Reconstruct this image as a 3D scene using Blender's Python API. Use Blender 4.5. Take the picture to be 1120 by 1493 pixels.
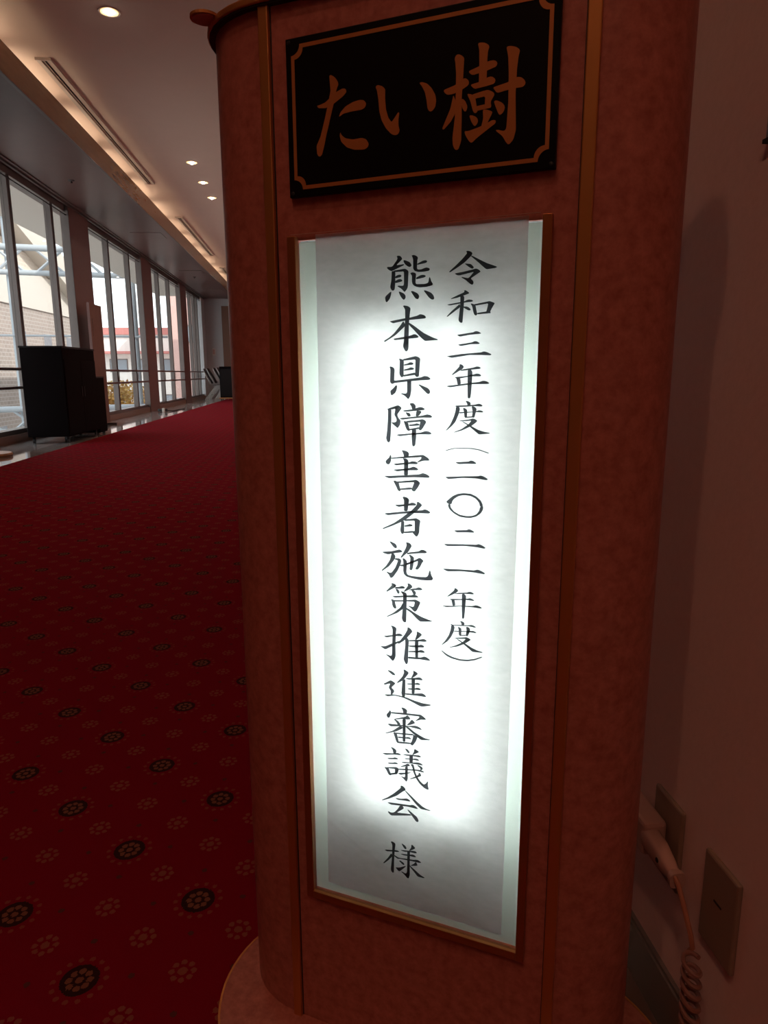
import bpy, bmesh, math, random
from mathutils import Vector, Matrix
random.seed(7)
S = bpy.context.scene
C = S.collection
for o in list(bpy.data.objects):
    bpy.data.objects.remove(o)

# ------------------------------------------------------------------ camera
F_PX, PIT, ROL, YAW = 1008.37, math.radians(11.3588), math.radians(.3153), math.radians(-5.7114)
EYE = Vector((0, 0, .9))
def lvl(x, y, z):            # camera (right, down, forward) -> world (corridor = +Y)
    cr, sr, cp, sp = math.cos(ROL), math.sin(ROL), math.cos(PIT), math.sin(PIT)
    x, y = cr*x - sr*y, sr*x + cr*y
    y, z = cp*y + sp*z, -sp*y + cp*z
    cy, sy = math.cos(YAW), math.sin(YAW)
    return Vector((x*cy - z*sy, x*sy + z*cy, -y))
R_, D_, FW = lvl(1, 0, 0), lvl(0, 1, 0), lvl(0, 0, 1)
cam_d = bpy.data.cameras.new('camera')
cam = bpy.data.objects.new('camera', cam_d)
C.objects.link(cam)
cam.matrix_world = Matrix(((R_.x, -D_.x, -FW.x, EYE.x), (R_.y, -D_.y, -FW.y, EYE.y), (R_.z, -D_.z, -FW.z, EYE.z), (0, 0, 0, 1)))
cam_d.sensor_fit = 'HORIZONTAL'
cam_d.sensor_width = 36
cam_d.lens = F_PX/1120*36
cam_d.clip_start = .02
cam_d.clip_end = 300
S.camera = cam

# ------------------------------------------------------------------ sky, sun, exposure
S.view_settings.view_transform = 'Standard'
S.view_settings.look = 'None'
S.view_settings.exposure = 0
S.view_settings.gamma = 1
S.view_settings.use_curve_mapping = False
w = bpy.data.worlds.new('sky')
S.world = w
w.use_nodes = True
bg = w.node_tree.nodes['Background']
bg.inputs[0].default_value = (.92, .96, 1, 1)
bg.inputs[1].default_value = 2.6
sun_d = bpy.data.lights.new('sun', 'SUN')
sun_d.energy = 4.5
sun_d.color = (1, .93, .84)
sun_d.angle = .01
sun = bpy.data.objects.new('sun', sun_d)
C.objects.link(sun)
sun.rotation_euler = Vector((-.62, .48, -.62)).to_track_quat('-Z', 'Y').to_euler()
LAMP_W = 36.0          # one ceiling downlight
LAMP_COL = (1, .47, .28)
COVE_L = 14.0           # radiance of the cove tubes
BOX_L = 26.0           # radiance of the tube inside the sign

# ------------------------------------------------------------------ helpers
def bx(bm, x0, x1, y0, y1, z0, z1):
    v = [bm.verts.new(p) for p in ((x0,y0,z0),(x1,y0,z0),(x1,y1,z0),(x0,y1,z0),(x0,y0,z1),(x1,y0,z1),(x1,y1,z1),(x0,y1,z1))]
    for f in ((3,2,1,0),(4,5,6,7),(0,1,5,4),(1,2,6,5),(2,3,7,6),(3,0,4,7)):
        bm.faces.new([v[i] for i in f])
def tube(bm, pts, r, seg=10, cap=True):
    pts = [Vector(p) for p in pts]
    rings = []
    prev = None
    for i, p in enumerate(pts):
        t = (pts[min(i+1, len(pts)-1)] - pts[max(i-1, 0)]).normalized()
        if prev is None:
            a = Vector((0, 0, 1)) if abs(t.z) < .9 else Vector((1, 0, 0))
            n = t.cross(a).normalized()
        else:
            n = (prev - t*prev.dot(t)).normalized()
        prev = n
        b = t.cross(n)
        rr = r[i] if isinstance(r, (list, tuple)) else r
        rings.append([bm.verts.new(p + (n*math.cos(2*math.pi*k/seg) + b*math.sin(2*math.pi*k/seg))*rr) for k in range(seg)])
    for A, B in zip(rings, rings[1:]):
        for k in range(seg):
            bm.faces.new((A[k], A[(k+1) % seg], B[(k+1) % seg], B[k]))
    if cap:
        bm.faces.new(rings[0][::-1])
        bm.faces.new(rings[-1])
def prism(bm, prof, z0, z1):
    a = [bm.verts.new((x, y, z0)) for x, y in prof]
    b = [bm.verts.new((x, y, z1)) for x, y in prof]
    n = len(prof)
    for i in range(n):
        bm.faces.new((a[i], a[(i+1) % n], b[(i+1) % n], b[i]))
    bm.faces.new(a[::-1])
    bm.faces.new(b)
def lathe(bm, prof, seg=24, c=(0, 0, 0)):
    rings = [[bm.verts.new((c[0]+r*math.cos(2*math.pi*k/seg), c[1]+r*math.sin(2*math.pi*k/seg), c[2]+z)) for k in range(seg)] for r, z in prof]
    for A, B in zip(rings, rings[1:]):
        for k in range(seg):
            bm.faces.new((A[k], A[(k+1) % seg], B[(k+1) % seg], B[k]))
def obj(name, bm, m, parent=None, smooth=False, bevel=0, fix=True):
    if fix:
        bmesh.ops.recalc_face_normals(bm, faces=bm.faces)
    me = bpy.data.meshes.new(name)
    bm.to_mesh(me)
    bm.free()
    if smooth:
        for p in me.polygons:
            p.use_smooth = True
        try:
            me.set_sharp_from_angle(angle=.7)
        except Exception:
            pass
    me.materials.append(m)
    o = bpy.data.objects.new(name, me)
    C.objects.link(o)
    o.parent = parent
    if bevel:
        md = o.modifiers.new('bevel', 'BEVEL')
        md.width = bevel
        md.segments = 2
        md.limit_method = 'ANGLE'
    return o
def box(name, d, m, parent=None, bevel=0):
    bm = bmesh.new()
    bx(bm, *d)
    return obj(name, bm, m, parent, bevel=bevel)
def tubes(name, pts, r, m, parent=None, seg=10):
    bm = bmesh.new()
    tube(bm, pts, r, seg)
    return obj(name, bm, m, parent, smooth=True)
def tag(o, label=None, cat=None, group=None, kind=None):
    for k, v in (('label', label), ('category', cat), ('group', group), ('kind', kind)):
        if v:
            o[k] = v
    return o
def empty(name, loc=(0, 0, 0), rz=0):
    o = bpy.data.objects.new(name, None)
    C.objects.link(o)
    o.location = loc
    o.rotation_euler = (0, 0, rz)
    o.empty_display_size = .1
    return o
def struct(o, label=None, cat=None):
    return tag(o, label, cat, None, 'structure')
def copy_tree(o, parent=None):
    c = o.copy()
    C.objects.link(c)
    c.parent = parent
    for ch in [q for q in o.children]:
        copy_tree(ch, c)
    return c

# ---- materials
def mat(name, col, rough=.6, metal=0, noise=None, bump=0, spec=.5, emit=None, scale=30, detail=4, stretch=None, coat=0):
    m = bpy.data.materials.new(name)
    m.use_nodes = True
    t = m.node_tree
    b = t.nodes['Principled BSDF']
    b.inputs['Base Color'].default_value = (*col, 1)
    b.inputs['Roughness'].default_value = rough
    b.inputs['Metallic'].default_value = metal
    b.inputs['Specular IOR Level'].default_value = spec
    b.inputs['Coat Weight'].default_value = coat
    b.inputs['Coat Roughness'].default_value = .15
    if noise or bump:
        tc = t.nodes.new('ShaderNodeTexCoord')
        n = t.nodes.new('ShaderNodeTexNoise')
        n.inputs['Scale'].default_value = scale
        n.inputs['Detail'].default_value = detail
        n.inputs['Roughness'].default_value = .65
        src = tc.outputs['Object']
        if stretch:
            mp = t.nodes.new('ShaderNodeMapping')
            mp.inputs['Scale'].default_value = stretch
            t.links.new(src, mp.inputs[0])
            src = mp.outputs[0]
        t.links.new(src, n.inputs['Vector'])
        if noise:
            r = t.nodes.new('ShaderNodeValToRGB')
            r.color_ramp.elements[0].position = .3
            r.color_ramp.elements[1].position = .72
            r.color_ramp.elements[0].color = (*col, 1)
            r.color_ramp.elements[1].color = (*noise, 1)
            t.links.new(n.outputs[0], r.inputs[0])
            t.links.new(r.outputs[0], b.inputs['Base Color'])
        if bump:
            bp = t.nodes.new('ShaderNodeBump')
            bp.inputs['Strength'].default_value = bump
            bp.inputs['Distance'].default_value = .003
            t.links.new(n.outputs[0], bp.inputs['Height'])
            t.links.new(bp.outputs[0], b.inputs['Normal'])
    if emit:
        b.inputs['Emission Color'].default_value = (*emit[:3], 1)
        b.inputs['Emission Strength'].default_value = emit[3]
    return m
def shader_mix(name, build):
    m = bpy.data.materials.new(name)
    m.use_nodes = True
    t = m.node_tree
    t.nodes.remove(t.nodes['Principled BSDF'])
    build(t, t.nodes['Material Output'])
    return m
def glassy(name, tint, refl, rough=.02):
    def f(t, out):
        a = t.nodes.new('ShaderNodeBsdfTransparent')
        a.inputs[0].default_value = (*tint, 1)
        g = t.nodes.new('ShaderNodeBsdfGlossy')
        g.inputs['Roughness'].default_value = rough
        fr = t.nodes.new('ShaderNodeFresnel')
        fr.inputs[0].default_value = 1.45
        mm = t.nodes.new('ShaderNodeMath')
        mm.operation = 'MULTIPLY'
        mm.inputs[1].default_value = refl
        t.links.new(fr.outputs[0], mm.inputs[0])
        mx = t.nodes.new('ShaderNodeMixShader')
        t.links.new(mm.outputs[0], mx.inputs[0])
        t.links.new(a.outputs[0], mx.inputs[1])
        t.links.new(g.outputs[0], mx.inputs[2])
        t.links.new(mx.outputs[0], out.inputs[0])
    return shader_mix(name, f)
def translucent(name, col, tcol, fac, noise=0, gloss=0):
    """thin sheet: part of the light is thrown back, part passes through diffused"""
    def f(t, out):
        d = t.nodes.new('ShaderNodeBsdfDiffuse')
        d.inputs[0].default_value = (*col, 1)
        r = t.nodes.new('ShaderNodeBsdfTranslucent')
        r.inputs[0].default_value = (*tcol, 1)
        if noise:
            tc = t.nodes.new('ShaderNodeTexCoord')
            mp = t.nodes.new('ShaderNodeMapping')
            mp.inputs['Scale'].default_value = (1, 1, 2.2)
            n = t.nodes.new('ShaderNodeTexNoise')
            n.inputs['Scale'].default_value = 55
            n.inputs['Detail'].default_value = 5
            n.inputs['Roughness'].default_value = .7
            rp = t.nodes.new('ShaderNodeValToRGB')
            rp.color_ramp.elements[0].position = .3
            rp.color_ramp.elements[1].position = .7
            rp.color_ramp.elements[0].color = tuple(c*(1-noise) for c in tcol) + (1,)
            rp.color_ramp.elements[1].color = (*tcol, 1)
            t.links.new(tc.outputs['Object'], mp.inputs[0])
            t.links.new(mp.outputs[0], n.inputs['Vector'])
            t.links.new(n.outputs[0], rp.inputs[0])
            t.links.new(rp.outputs[0], r.inputs[0])
        mx = t.nodes.new('ShaderNodeMixShader')
        mx.inputs[0].default_value = fac
        t.links.new(d.outputs[0], mx.inputs[1])
        t.links.new(r.outputs[0], mx.inputs[2])
        t.links.new(mx.outputs[0], out.inputs[0])
    return shader_mix(name, f)

class E_:
    """tiny expression builder for math nodes"""
    t = None
    def __init__(s, sock): s.s = sock
    @staticmethod
    def op(kind, *a):
        n = E_.t.nodes.new('ShaderNodeMath')
        n.operation = kind
        for i, v in enumerate(a):
            if isinstance(v, E_):
                E_.t.links.new(v.s, n.inputs[i])
            else:
                n.inputs[i].default_value = v
        return E_(n.outputs[0])
    def __add__(s, o): return E_.op('ADD', s, o)
    def __sub__(s, o): return E_.op('SUBTRACT', s, o)
    def __mul__(s, o): return E_.op('MULTIPLY', s, o)
    def near(s): return s - E_.op('ROUND', s)
    def lt(s, o): return E_.op('LESS_THAN', s, o)
    def mx(s, o): return E_.op('MAXIMUM', s, o)
def ln(a, b): return E_.op('SQRT', a*a + b*b)

def carpet_material():
    m = bpy.data.materials.new('carpet_weave')
    m.use_nodes = True
    t = m.node_tree
    E_.t = t
    b = t.nodes['Principled BSDF']
    b.inputs['Roughness'].default_value = .95
    b.inputs['Specular IOR Level'].default_value = .03
    b.inputs['Sheen Weight'].default_value = 0
    tc = t.nodes.new('ShaderNodeTexCoord')
    # small wobble so that the motifs look woven
    wn = t.nodes.new('ShaderNodeTexNoise')
    wn.inputs['Scale'].default_value = 260
    t.links.new(tc.outputs['Object'], wn.inputs['Vector'])
    sp = t.nodes.new('ShaderNodeSeparateXYZ')
    t.links.new(tc.outputs['Object'], sp.inputs[0])
    nz = (E_(wn.outputs[0]) - .5)*.006
    P, Q = .153, .1472
    u = (E_(sp.outputs[0]) + nz + .375)*(1/P)
    v = (E_(sp.outputs[1]) + nz - .931)*(1/Q)
    def checker(u, v):
        a, c = (u+v)*.5, (u-v)*.5
        da, dc = a.near(), c.near()
        return (da+dc)*P, (da-dc)*Q
    def every(u, v): return u.near()*P, v.near()*Q
    def ringdots(x, y, n, rm, rho):
        r = ln(x, y)
        th = E_.op('ARCTAN2', y, x)*(n/(2*math.pi))
        return ln(r - rm, th.near()*(2*math.pi/n*rm)).lt(rho)
    mx_, my_ = checker(u, v)
    disc = ln(mx_, my_).lt(.0285)
    inner = ringdots(mx_, my_, 8, .0155, .0052).mx(ln(mx_, my_).lt(.0058))
    halo = ringdots(mx_, my_, 14, .0385, .0042)
    def flower(x, y): return ringdots(x, y, 8, .0165, .0048).mx(ln(x, y).lt(.0072))
    fl = flower(*checker(u+1, v)).mx(flower(*every(u+.5, v+.5)))
    d1 = ln(*every(u+.5, v)).lt(.005).mx(ln(*every(u, v+.5)).lt(.005))
    def mix(fac, c0, c1):
        n = t.nodes.new('ShaderNodeMix')
        n.data_type = 'RGBA'
        t.links.new(fac.s, n.inputs[0])
        if isinstance(c0, tuple): n.inputs[6].default_value = (*c0, 1)
        else: t.links.new(c0, n.inputs[6])
        n.inputs[7].default_value = (*c1, 1)
        return n.outputs[2]
    c = mix(d1, (.215, .0038, .017), (.10, .032, .024))
    c = mix(fl, c, (.25, .068, .042))
    c = mix(halo, c, (.24, .055, .034))
    c = mix(disc, c, (.036, .013, .013))
    c = mix(inner, c, (.21, .075, .046))
    t.links.new(c, b.inputs['Base Color'])
    pn = t.nodes.new('ShaderNodeTexNoise')
    pn.inputs['Scale'].default_value = 500
    t.links.new(tc.outputs['Object'], pn.inputs['Vector'])
    bp = t.nodes.new('ShaderNodeBump')
    bp.inputs['Strength'].default_value = .5
    bp.inputs['Distance'].default_value = .002
    t.links.new(pn.outputs[0], bp.inputs['Height'])
    t.links.new(bp.outputs[0], b.inputs['Normal'])
    return m
def brick_material(name, c1, c2, mortar, scale):
    m = bpy.data.materials.new(name)
    m.use_nodes = True
    t = m.node_tree
    b = t.nodes['Principled BSDF']
    b.inputs['Roughness'].default_value = .85
    tc = t.nodes.new('ShaderNodeTexCoord')
    sp = t.nodes.new('ShaderNodeSeparateXYZ')
    cb = t.nodes.new('ShaderNodeCombineXYZ')
    t.links.new(tc.outputs['Object'], sp.inputs[0])
    ad = t.nodes.new('ShaderNodeMath')
    t.links.new(sp.outputs[0], ad.inputs[0])
    t.links.new(sp.outputs[1], ad.inputs[1])
    t.links.new(ad.outputs[0], cb.inputs[0])
    t.links.new(sp.outputs[2], cb.inputs[1])
    br = t.nodes.new('ShaderNodeTexBrick')
    br.inputs['Color1'].default_value = (*c1, 1)
    br.inputs['Color2'].default_value = (*c2, 1)
    br.inputs['Mortar'].default_value = (*mortar, 1)
    br.inputs['Scale'].default_value = scale
    br.inputs['Mortar Size'].default_value = .03
    t.links.new(cb.outputs[0], br.inputs['Vector'])
    t.links.new(br.outputs[0], b.inputs['Base Color'])
    return m

M = dict(
    laminate=mat('mottled_laminate', (.33, .090, .064), .42, noise=(.56, .20, .155), scale=75, detail=9, spec=.35),
    brass=mat('brushed_brass', (.62, .27, .085), .42, .75, bump=.1, scale=200, stretch=(1, 1, .05)),
    ear_reflection=mat('ear_ceiling_reflection', (.55, .36, .26), .4),  # ear face colour, lightened to stand in for the ceiling's reflection
    brass_dark=mat('aged_brass', (.42, .15, .05), .45, .75),
    black_lacquer=mat('black_lacquer', (.006, .004, .004), .35, spec=.15),
    plate_gold=mat('plate_gold_paint', (.50, .18, .045), .5, .3),
    ink=translucent('black_ink', (.012, .011, .012), (.5, .52, .6), .08),
    paper=translucent('backlit_paper', (.70, .62, .60), (.98, .87, .94), .74, noise=.16),
    acrylic=translucent('opal_acrylic', (.55, .60, .50), (.80, .88, .76), .37),
    clear=glassy('clear_acrylic', (.97, .98, .97), .18, .05),
    tray=mat('white_tray', (.22, .22, .21), .7),
    wall=mat('cream_wallcovering', (.76, .54, .49), .55, noise=(.80, .575, .525), scale=90, bump=.15, spec=.3),
    endwall=mat('grey_paint', (.46, .46, .47), .7),
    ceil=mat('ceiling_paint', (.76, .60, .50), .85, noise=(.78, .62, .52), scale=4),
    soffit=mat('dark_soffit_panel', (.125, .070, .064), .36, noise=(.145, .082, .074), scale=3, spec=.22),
    fascia=mat('veneer_fascia', (.20, .085, .030), .25, noise=(.27, .12, .045), scale=14, stretch=(1, .15, 1), spec=.6),
    column=mat('red_brown_column', (.17, .075, .065), .45, noise=(.20, .09, .075), scale=25),
    alu=mat('bronze_aluminium', (.15, .12, .11), .45, .3),
    alu_dark=mat('dark_gasket', (.04, .035, .035), .6),
    granite=mat('polished_granite', (.30, .29, .29), .06, noise=(.40, .38, .37), scale=160, detail=8, spec=.8),
    kerb=mat('brown_stone_kerb', (.22, .12, .085), .4, noise=(.27, .15, .11), scale=90),
    carpet=carpet_material(),
    strip=mat('brown_floor_strip', (.13, .07, .055), .12, spec=.6),
    basebd=mat('vinyl_baseboard', (.16, .13, .12), .3, spec=.6),
    white_pl=mat('ivory_plastic', (.50, .30, .25), .4),
    slot=mat('dark_slot', (.02, .014, .012), .7),
    plate_wall=mat('outlet_plate', (.27, .185, .135), .45),
    cord=mat('cord_rubber', (.42, .17, .10), .5),
    coil=mat('coil_rubber', (.24, .10, .075), .45),
    cab=mat('black_cabinet', (.007, .005, .0055), .75, spec=.04),
    cab_trim=mat('black_edge', (.012, .009, .009), .5, spec=.15),
    rubber=mat('black_rubber', (.015, .015, .015), .6),
    board=mat('partition_board', (.17, .085, .06), .6, noise=(.20, .10, .07), scale=8),
    wood=mat('varnished_wood', (.42, .20, .07), .35, noise=(.50, .25, .09), scale=20, stretch=(1, .2, 1)),
    chrome=mat('chrome_steel', (.48, .47, .46), .3, .9),
    seat=mat('dark_vinyl', (.022, .013, .012), .45),
    rail=mat('rail_brown', (.13, .055, .045), .35),
    glass=glassy('window_glass', (.95, .975, .975), .16, .0),
    lampglow=mat('lamp_glow', (1, .8, .5), .5, emit=(1, .66, .26, 1.25)),
    bulb=mat('bulb', (1, 1, .95), .5, emit=(1, .92, .80, 45)),
    reflector=mat('lamp_reflector', (.85, .66, .36), .3, .8),
    trimring=mat('lamp_ring', (.72, .60, .50), .5),
    cove=mat('cove_tube', (1, 1, 1), .5, emit=(1, .80, .58, COVE_L)),
    signtube=mat('sign_tube', (1, 1, 1), .5, emit=(.85, .96, 1.05, BOX_L)),
    vent=mat('vent_metal', (.58, .47, .40), .5),
    steel_white=mat('white_painted_steel', (.34, .37, .40), .5),
    plaster=mat('plaster', (.66, .61, .56), .8),
    brick=brick_material('shaded_brick', (.36, .30, .275), (.41, .34, .31), (.50, .45, .42), 1.6),  # lower wall: the court's shade is put into this brick colour
    sunlit_brick=brick_material('sunlit_brick', (.68, .58, .50), (.72, .63, .55), (.78, .7, .62), 1.6),  # upper wall: paler copy of the brick with sunlight in its colour
    beam=mat('pale_concrete', (.60, .54, .48), .8),
    far_white=mat('far_white_wall', (.78, .76, .72), .8),
    far_red=mat('far_red_band', (.50, .20, .18), .8),
    far_pink=mat('far_pink_wall', (.66, .42, .38), .8),
    far_glass=mat('far_window', (.24, .28, .32), .2),
    ground=mat('forecourt_paving', (.52, .50, .47), .9, noise=(.58, .56, .52), scale=.6),
    leaf=mat('autumn_leaf', (.50, .22, .05), .7, noise=(.40, .30, .08), scale=1.3),
    bark=mat('bark', (.12, .08, .05), .9),
    switch=mat('switch_plate', (.55, .52, .48), .5),
    signplate=mat('blue_grey_sign', (.20, .21, .25), .4),
    door=mat('brown_door', (.16, .065, .035), .5),
)

# ------------------------------------------------------------------ room shell
WX = .468              # right wall
WIN = -4.1             # window plane
ZC, ZS = 4.1, 3.67     # ceiling, soffit
YB, YE = -6.0, 27.5
fl = struct(box('floor', (-3.15, WX, YB, YE, -.05, 0), M['carpet']), 'dark red fitted carpet woven with rows of medallions and small flowers', 'carpet')
box('border_strip', (.33, WX-.009, YB, YE, 0, .0025), M['strip'], fl)
tm = bmesh.new(); bx(tm, -.425, .425, -.423, .423, -.05, 0)
tile0 = obj('tile', tm, M['granite'], fl)
ny = int((YE-YB)/.85)
for i in range(ny):
    q = tile0 if i == 0 else tile0.copy()
    if i: C.objects.link(q); q.parent = fl
    q.location = (-3.575, YB+.425+.85*i+.2, -.001)
box('tile_bed', (-4.02, -3.15, YB, YE, -.06, -.004), M['slot'], fl)
struct(box('wall_right', (WX, WX+.15, YB, YE, -.05, ZC+.1), M['wall']))
struct(box('wall_back', (-4.4, WX+.15, YB-.15, YB, -.05, ZC+.1), M['wall']))
struct(box('wall_end', (-4.4, WX+.15, YE, YE+.15, -.05, ZC+.1), M['endwall']))
bb = bmesh.new(); bx(bb, WX-.009, WX, YB, YE, 0, .083); bx(bb, WX-.006, WX, YB, YE, .083, .089)
struct(obj('baseboard_right', bb, M['basebd']))
struct(box('ceiling', (-3.4, WX+.15, YB, YE, ZC, ZC+.1), M['ceil']))
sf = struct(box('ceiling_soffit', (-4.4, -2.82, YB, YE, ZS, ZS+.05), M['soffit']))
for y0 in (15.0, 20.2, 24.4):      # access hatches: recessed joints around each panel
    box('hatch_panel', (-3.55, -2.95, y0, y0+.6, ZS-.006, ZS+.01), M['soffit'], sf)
struct(box('trim_1', (-2.82, -2.80, YB, YE, ZS-.01, 3.95), M['fascia']), 'brown veneer fascia along the ceiling cove')
box('edge_bead', (-2.832, -2.797, YB, YE, ZS-.02, ZS-.008), M['alu'], bpy.data.objects['trim_1'])
struct(box('wall_cove', (-3.45, -3.40, YB, YE, ZS+.05, ZC+.1), M['ceil']))
# curtain track along the window head
tk = struct(box('trim_2', (-3.99, -3.955, YB, YE, ZS-.03, ZS), M['alu']))
box('track_lip', (-3.90, -3.885, YB, YE, ZS-.02, ZS), M['alu'], tk)
# kerb
struct(box('trim_3', (-4.22, -4.0, YB, YE, 0, .11), M['kerb']))
# upper storey and roof of this building (throws the shade on the court)
up = struct(box('wall_upper', (-4.4, 9, YB, 46, ZC+.12, 8.4), M['plaster']))
struct(box('roof_overhang', (-5.6, -4.4, YB, YE, 3.75, 3.95), M['plaster']))
struct(box('wall_right_wing', (WX+.2, 9, YB, 46, -4, ZC+.1), M['plaster']))

# columns and windows
COLS = [7.81, 12.73, 17.70, 22.60]
CW = 1.02
MULL = {0: (10.43, 12.02), 1: (15.09, 16.69), 2: (19.72, 21.12)}
for i, y in enumerate(COLS):
    c = struct(box('column', (-4.12, -3.98, y, y+CW, 0, ZS), M['column']))
    box('side_panel', (-4.11, -3.985, y-.012, y, .0, ZS), M['alu'], c)
    box('side_panel', (-4.11, -3.985, y+CW, y+CW+.012, .0, ZS), M['alu'], c)
struct(box('column', (-4.3, -3.99, 26.75, YE, 0, ZS), M['endwall']))
struct(box('wall_left', (-4.3, -3.99, YB, 7.81, 0, ZS), M['column']))
edges = COLS + [26.75]
nb = 0
for i in range(len(edges)-1):
    y0, y1 = edges[i]+CW+.012, edges[i+1]-.012
    nb += 1
    wd = struct(empty('window_%d' % nb, (0, y0, 0)))
    L = y1-y0
    if i in MULL: mu = [m-y0 for m in MULL[i]]
    elif i == 3: mu = [1.0, 1.75, 2.4]
    else: mu = [L*.42, L*.82]
    box('window_frame', (-4.2, -4.04, 0, L, .11, .17), M['alu'], wd)
    box('window_frame', (-4.2, -4.04, 0, L, 3.56, ZS), M['alu'], wd)
    box('head_gasket', (-4.03, -4.02, 0, L, 3.50, 3.515), M['alu_dark'], wd)
    cuts = [0] + [v for m in mu for v in (m, m+.11)] + [L]
    for m in mu:
        mm = box('mullion', (-4.13, -4.03, m, m+.11, .17, 3.56), M['alu'], wd)
        box('gasket', (-4.031, -4.027, m+.045, m+.065, .17, 3.56), M['alu_dark'], mm)
    for k in range(0, len(cuts), 2):
        if cuts[k+1]-cuts[k] > .05:
            box('pane', (-4.092, -4.086, cuts[k], cuts[k+1], .17, 3.56), M['glass'], wd)
    # twin handrails on brackets
    hr = empty('handrail', (-4.0, y0, 0))
    tag(hr, 'twin brown tubular handrail fixed across the window bay %s' % (
        ('behind the black rolling cabinet', 'beyond the tall partition board', 'beside the black cable coil', 'next to the nested chairs')[i]), 'handrail', 'handrails along the windows')
    for z in (.98, .73):
        tubes('rail', [(0, .0, z), (0, L, z)], .021, M['rail'], hr)
    for m in mu:
        tubes('bracket', [(-.04, m+.06, .70), (-.012, m+.06, .70), (-.004, m+.06, .955)], .009, M['chrome'], hr, 6)

# end wall details
ew = struct(box('door_1', (-3.36, -1.2, YE-.05, YE, 0, 3.4), M['door']))
box('door_leaf', (-2.3, -1.3, YE-.07, YE-.05, 0, 2.3), M['door'], ew)
sw = empty('switch_panel', (-3.717, YE-.02, 1.726))
tag(sw, 'small pale switch panel on the grey end wall above the chairs', 'switch')
box('backplate', (-.07, .07, 0, .02, -.14, .14), M['switch'], sw, .004)
box('cover', (-.04, .04, -.012, 0, -.09, .09), M['white_pl'], sw, .004)

# ------------------------------------------------------------------ ceiling fittings
def downlight(x, y, label, group):
    d = empty('downlight', (x, y, ZC))
    tag(d, label, 'ceiling light', group)
    bm = bmesh.new(); lathe(bm, [(.075, .0), (.095, -.006), (.10, -.004), (.10, .0)], 28)
    obj('trim_ring', bm, M['trimring'], d, True)
    bm = bmesh.new(); lathe(bm, [(.078, -.004), (.06, -.0025), (.0, -.0015)], 28)
    obj('reflector', bm, M['lampglow'], d, True)
    bm = bmesh.new(); lathe(bm, [(0, -.026), (.018, -.023), (.028, -.014), (.03, -.002)], 16)
    obj('bulb', bm, M['bulb'], d, True)
    l = bpy.data.lights.new('downlight_beam', 'SPOT')
    l.energy = LAMP_W; l.color = LAMP_COL
    l.spot_size = math.radians(125); l.spot_blend = .8; l.shadow_soft_size = .06
    lo = bpy.data.objects.new('downlight_beam', l)
    C.objects.link(lo); lo.parent = d; lo.location = (0, 0, -.05)
for y in (-2.6, -1.5, -.4): downlight(-.75, y, 'unseen warm downlight added behind the viewpoint to light the sign', 'unseen added downlights')  # added lamp row, out of view, brightens the sign front and near wall
for y in (5.0, 6.1): downlight(-1.74, y, 'unseen warm downlight added behind the viewpoint to light the sign', 'unseen added downlights')  # out-of-view pair, there only for the light it adds
downlight(-1.74, 7.2, 'lone bright recessed downlight level with the start of the long slot vent', None)
for y, lb_ in ((11.76, 'downlight of the row of three that is next to the lone bright downlight'), (12.9, 'middle downlight of the row of three beside the long slot vent'), (13.95, 'downlight of the row of three farthest from the lone bright downlight')):
    downlight(-1.775, y, lb_, 'row of downlights beside the slot vent')
for y in (18.5, 19.6, 20.7, 25.0): downlight(-1.775, y, 'recessed warm downlight far down the corridor ceiling', 'downlights far down the corridor')
# holes for the cans
def slot_vent(y0, y1, label):
    v = empty('slot_vent', (-2.68, y0, ZC))
    tag(v, label, 'air vent', 'linear slot vents along the cove')
    L = y1-y0
    for a, b_ in ((-.075, -.028), (.028, .075)):
        box('flange', (a, b_, 0, L, -.022, 0), M['vent'], v)
    for a in (-.003, L-.02):
        box('end_cap', (-.08, .08, a, a+.02, -.026, 0), M['vent'], v)
    box('slot_throat', (-.028, .028, .01, L-.01, -.006, 0), M['slot'], v)
    box('blade', (-.012, -.006, .02, L-.02, -.016, -.006), M['vent'], v)
slot_vent(8.2, 13.0, 'long bronze slot vent beside the single bright downlight')
slot_vent(15.6, 20.3, 'slot vent on the ceiling past the row of three downlights')
slot_vent(22.6, 26.6, 'farthest slot vent on the ceiling, close to the end wall')
slot_vent(.8, 5.6, 'slot vent on the ceiling near the room entrance')
y = -4.515
k = 0
while y < YE-1.3:
    ct = tubes('cove_lamp', [(0, 0, 0), (0, 1.2, 0)], .016, M['cove'], None, 10)
    ct.location = (-2.98, y, 3.895)
    tag(ct, 'fluorescent tube hidden in the ceiling cove behind the fascia', 'lamp', 'tubes in the ceiling cove')
    y += 1.57
    k += 1
for (x, y, lb) in ((-3.42, 11.2, 'small sprinkler head on the dark soffit above the black cabinet'), (-3.35, 21.5, 'small sprinkler head on the dark soffit far down the corridor')):
    s_ = empty('sprinkler', (x, y, ZS)); tag(s_, lb, 'sprinkler')
    bm = bmesh.new(); lathe(bm, [(0, -.012), (.04, -.01), (.045, 0)], 16); obj('rose', bm, M['alu_dark'], s_, True)
    bm = bmesh.new(); lathe(bm, [(0, -.04), (.016, -.038), (.012, -.01)], 12); obj('nozzle', bm, M['alu_dark'], s_, True)

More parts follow.
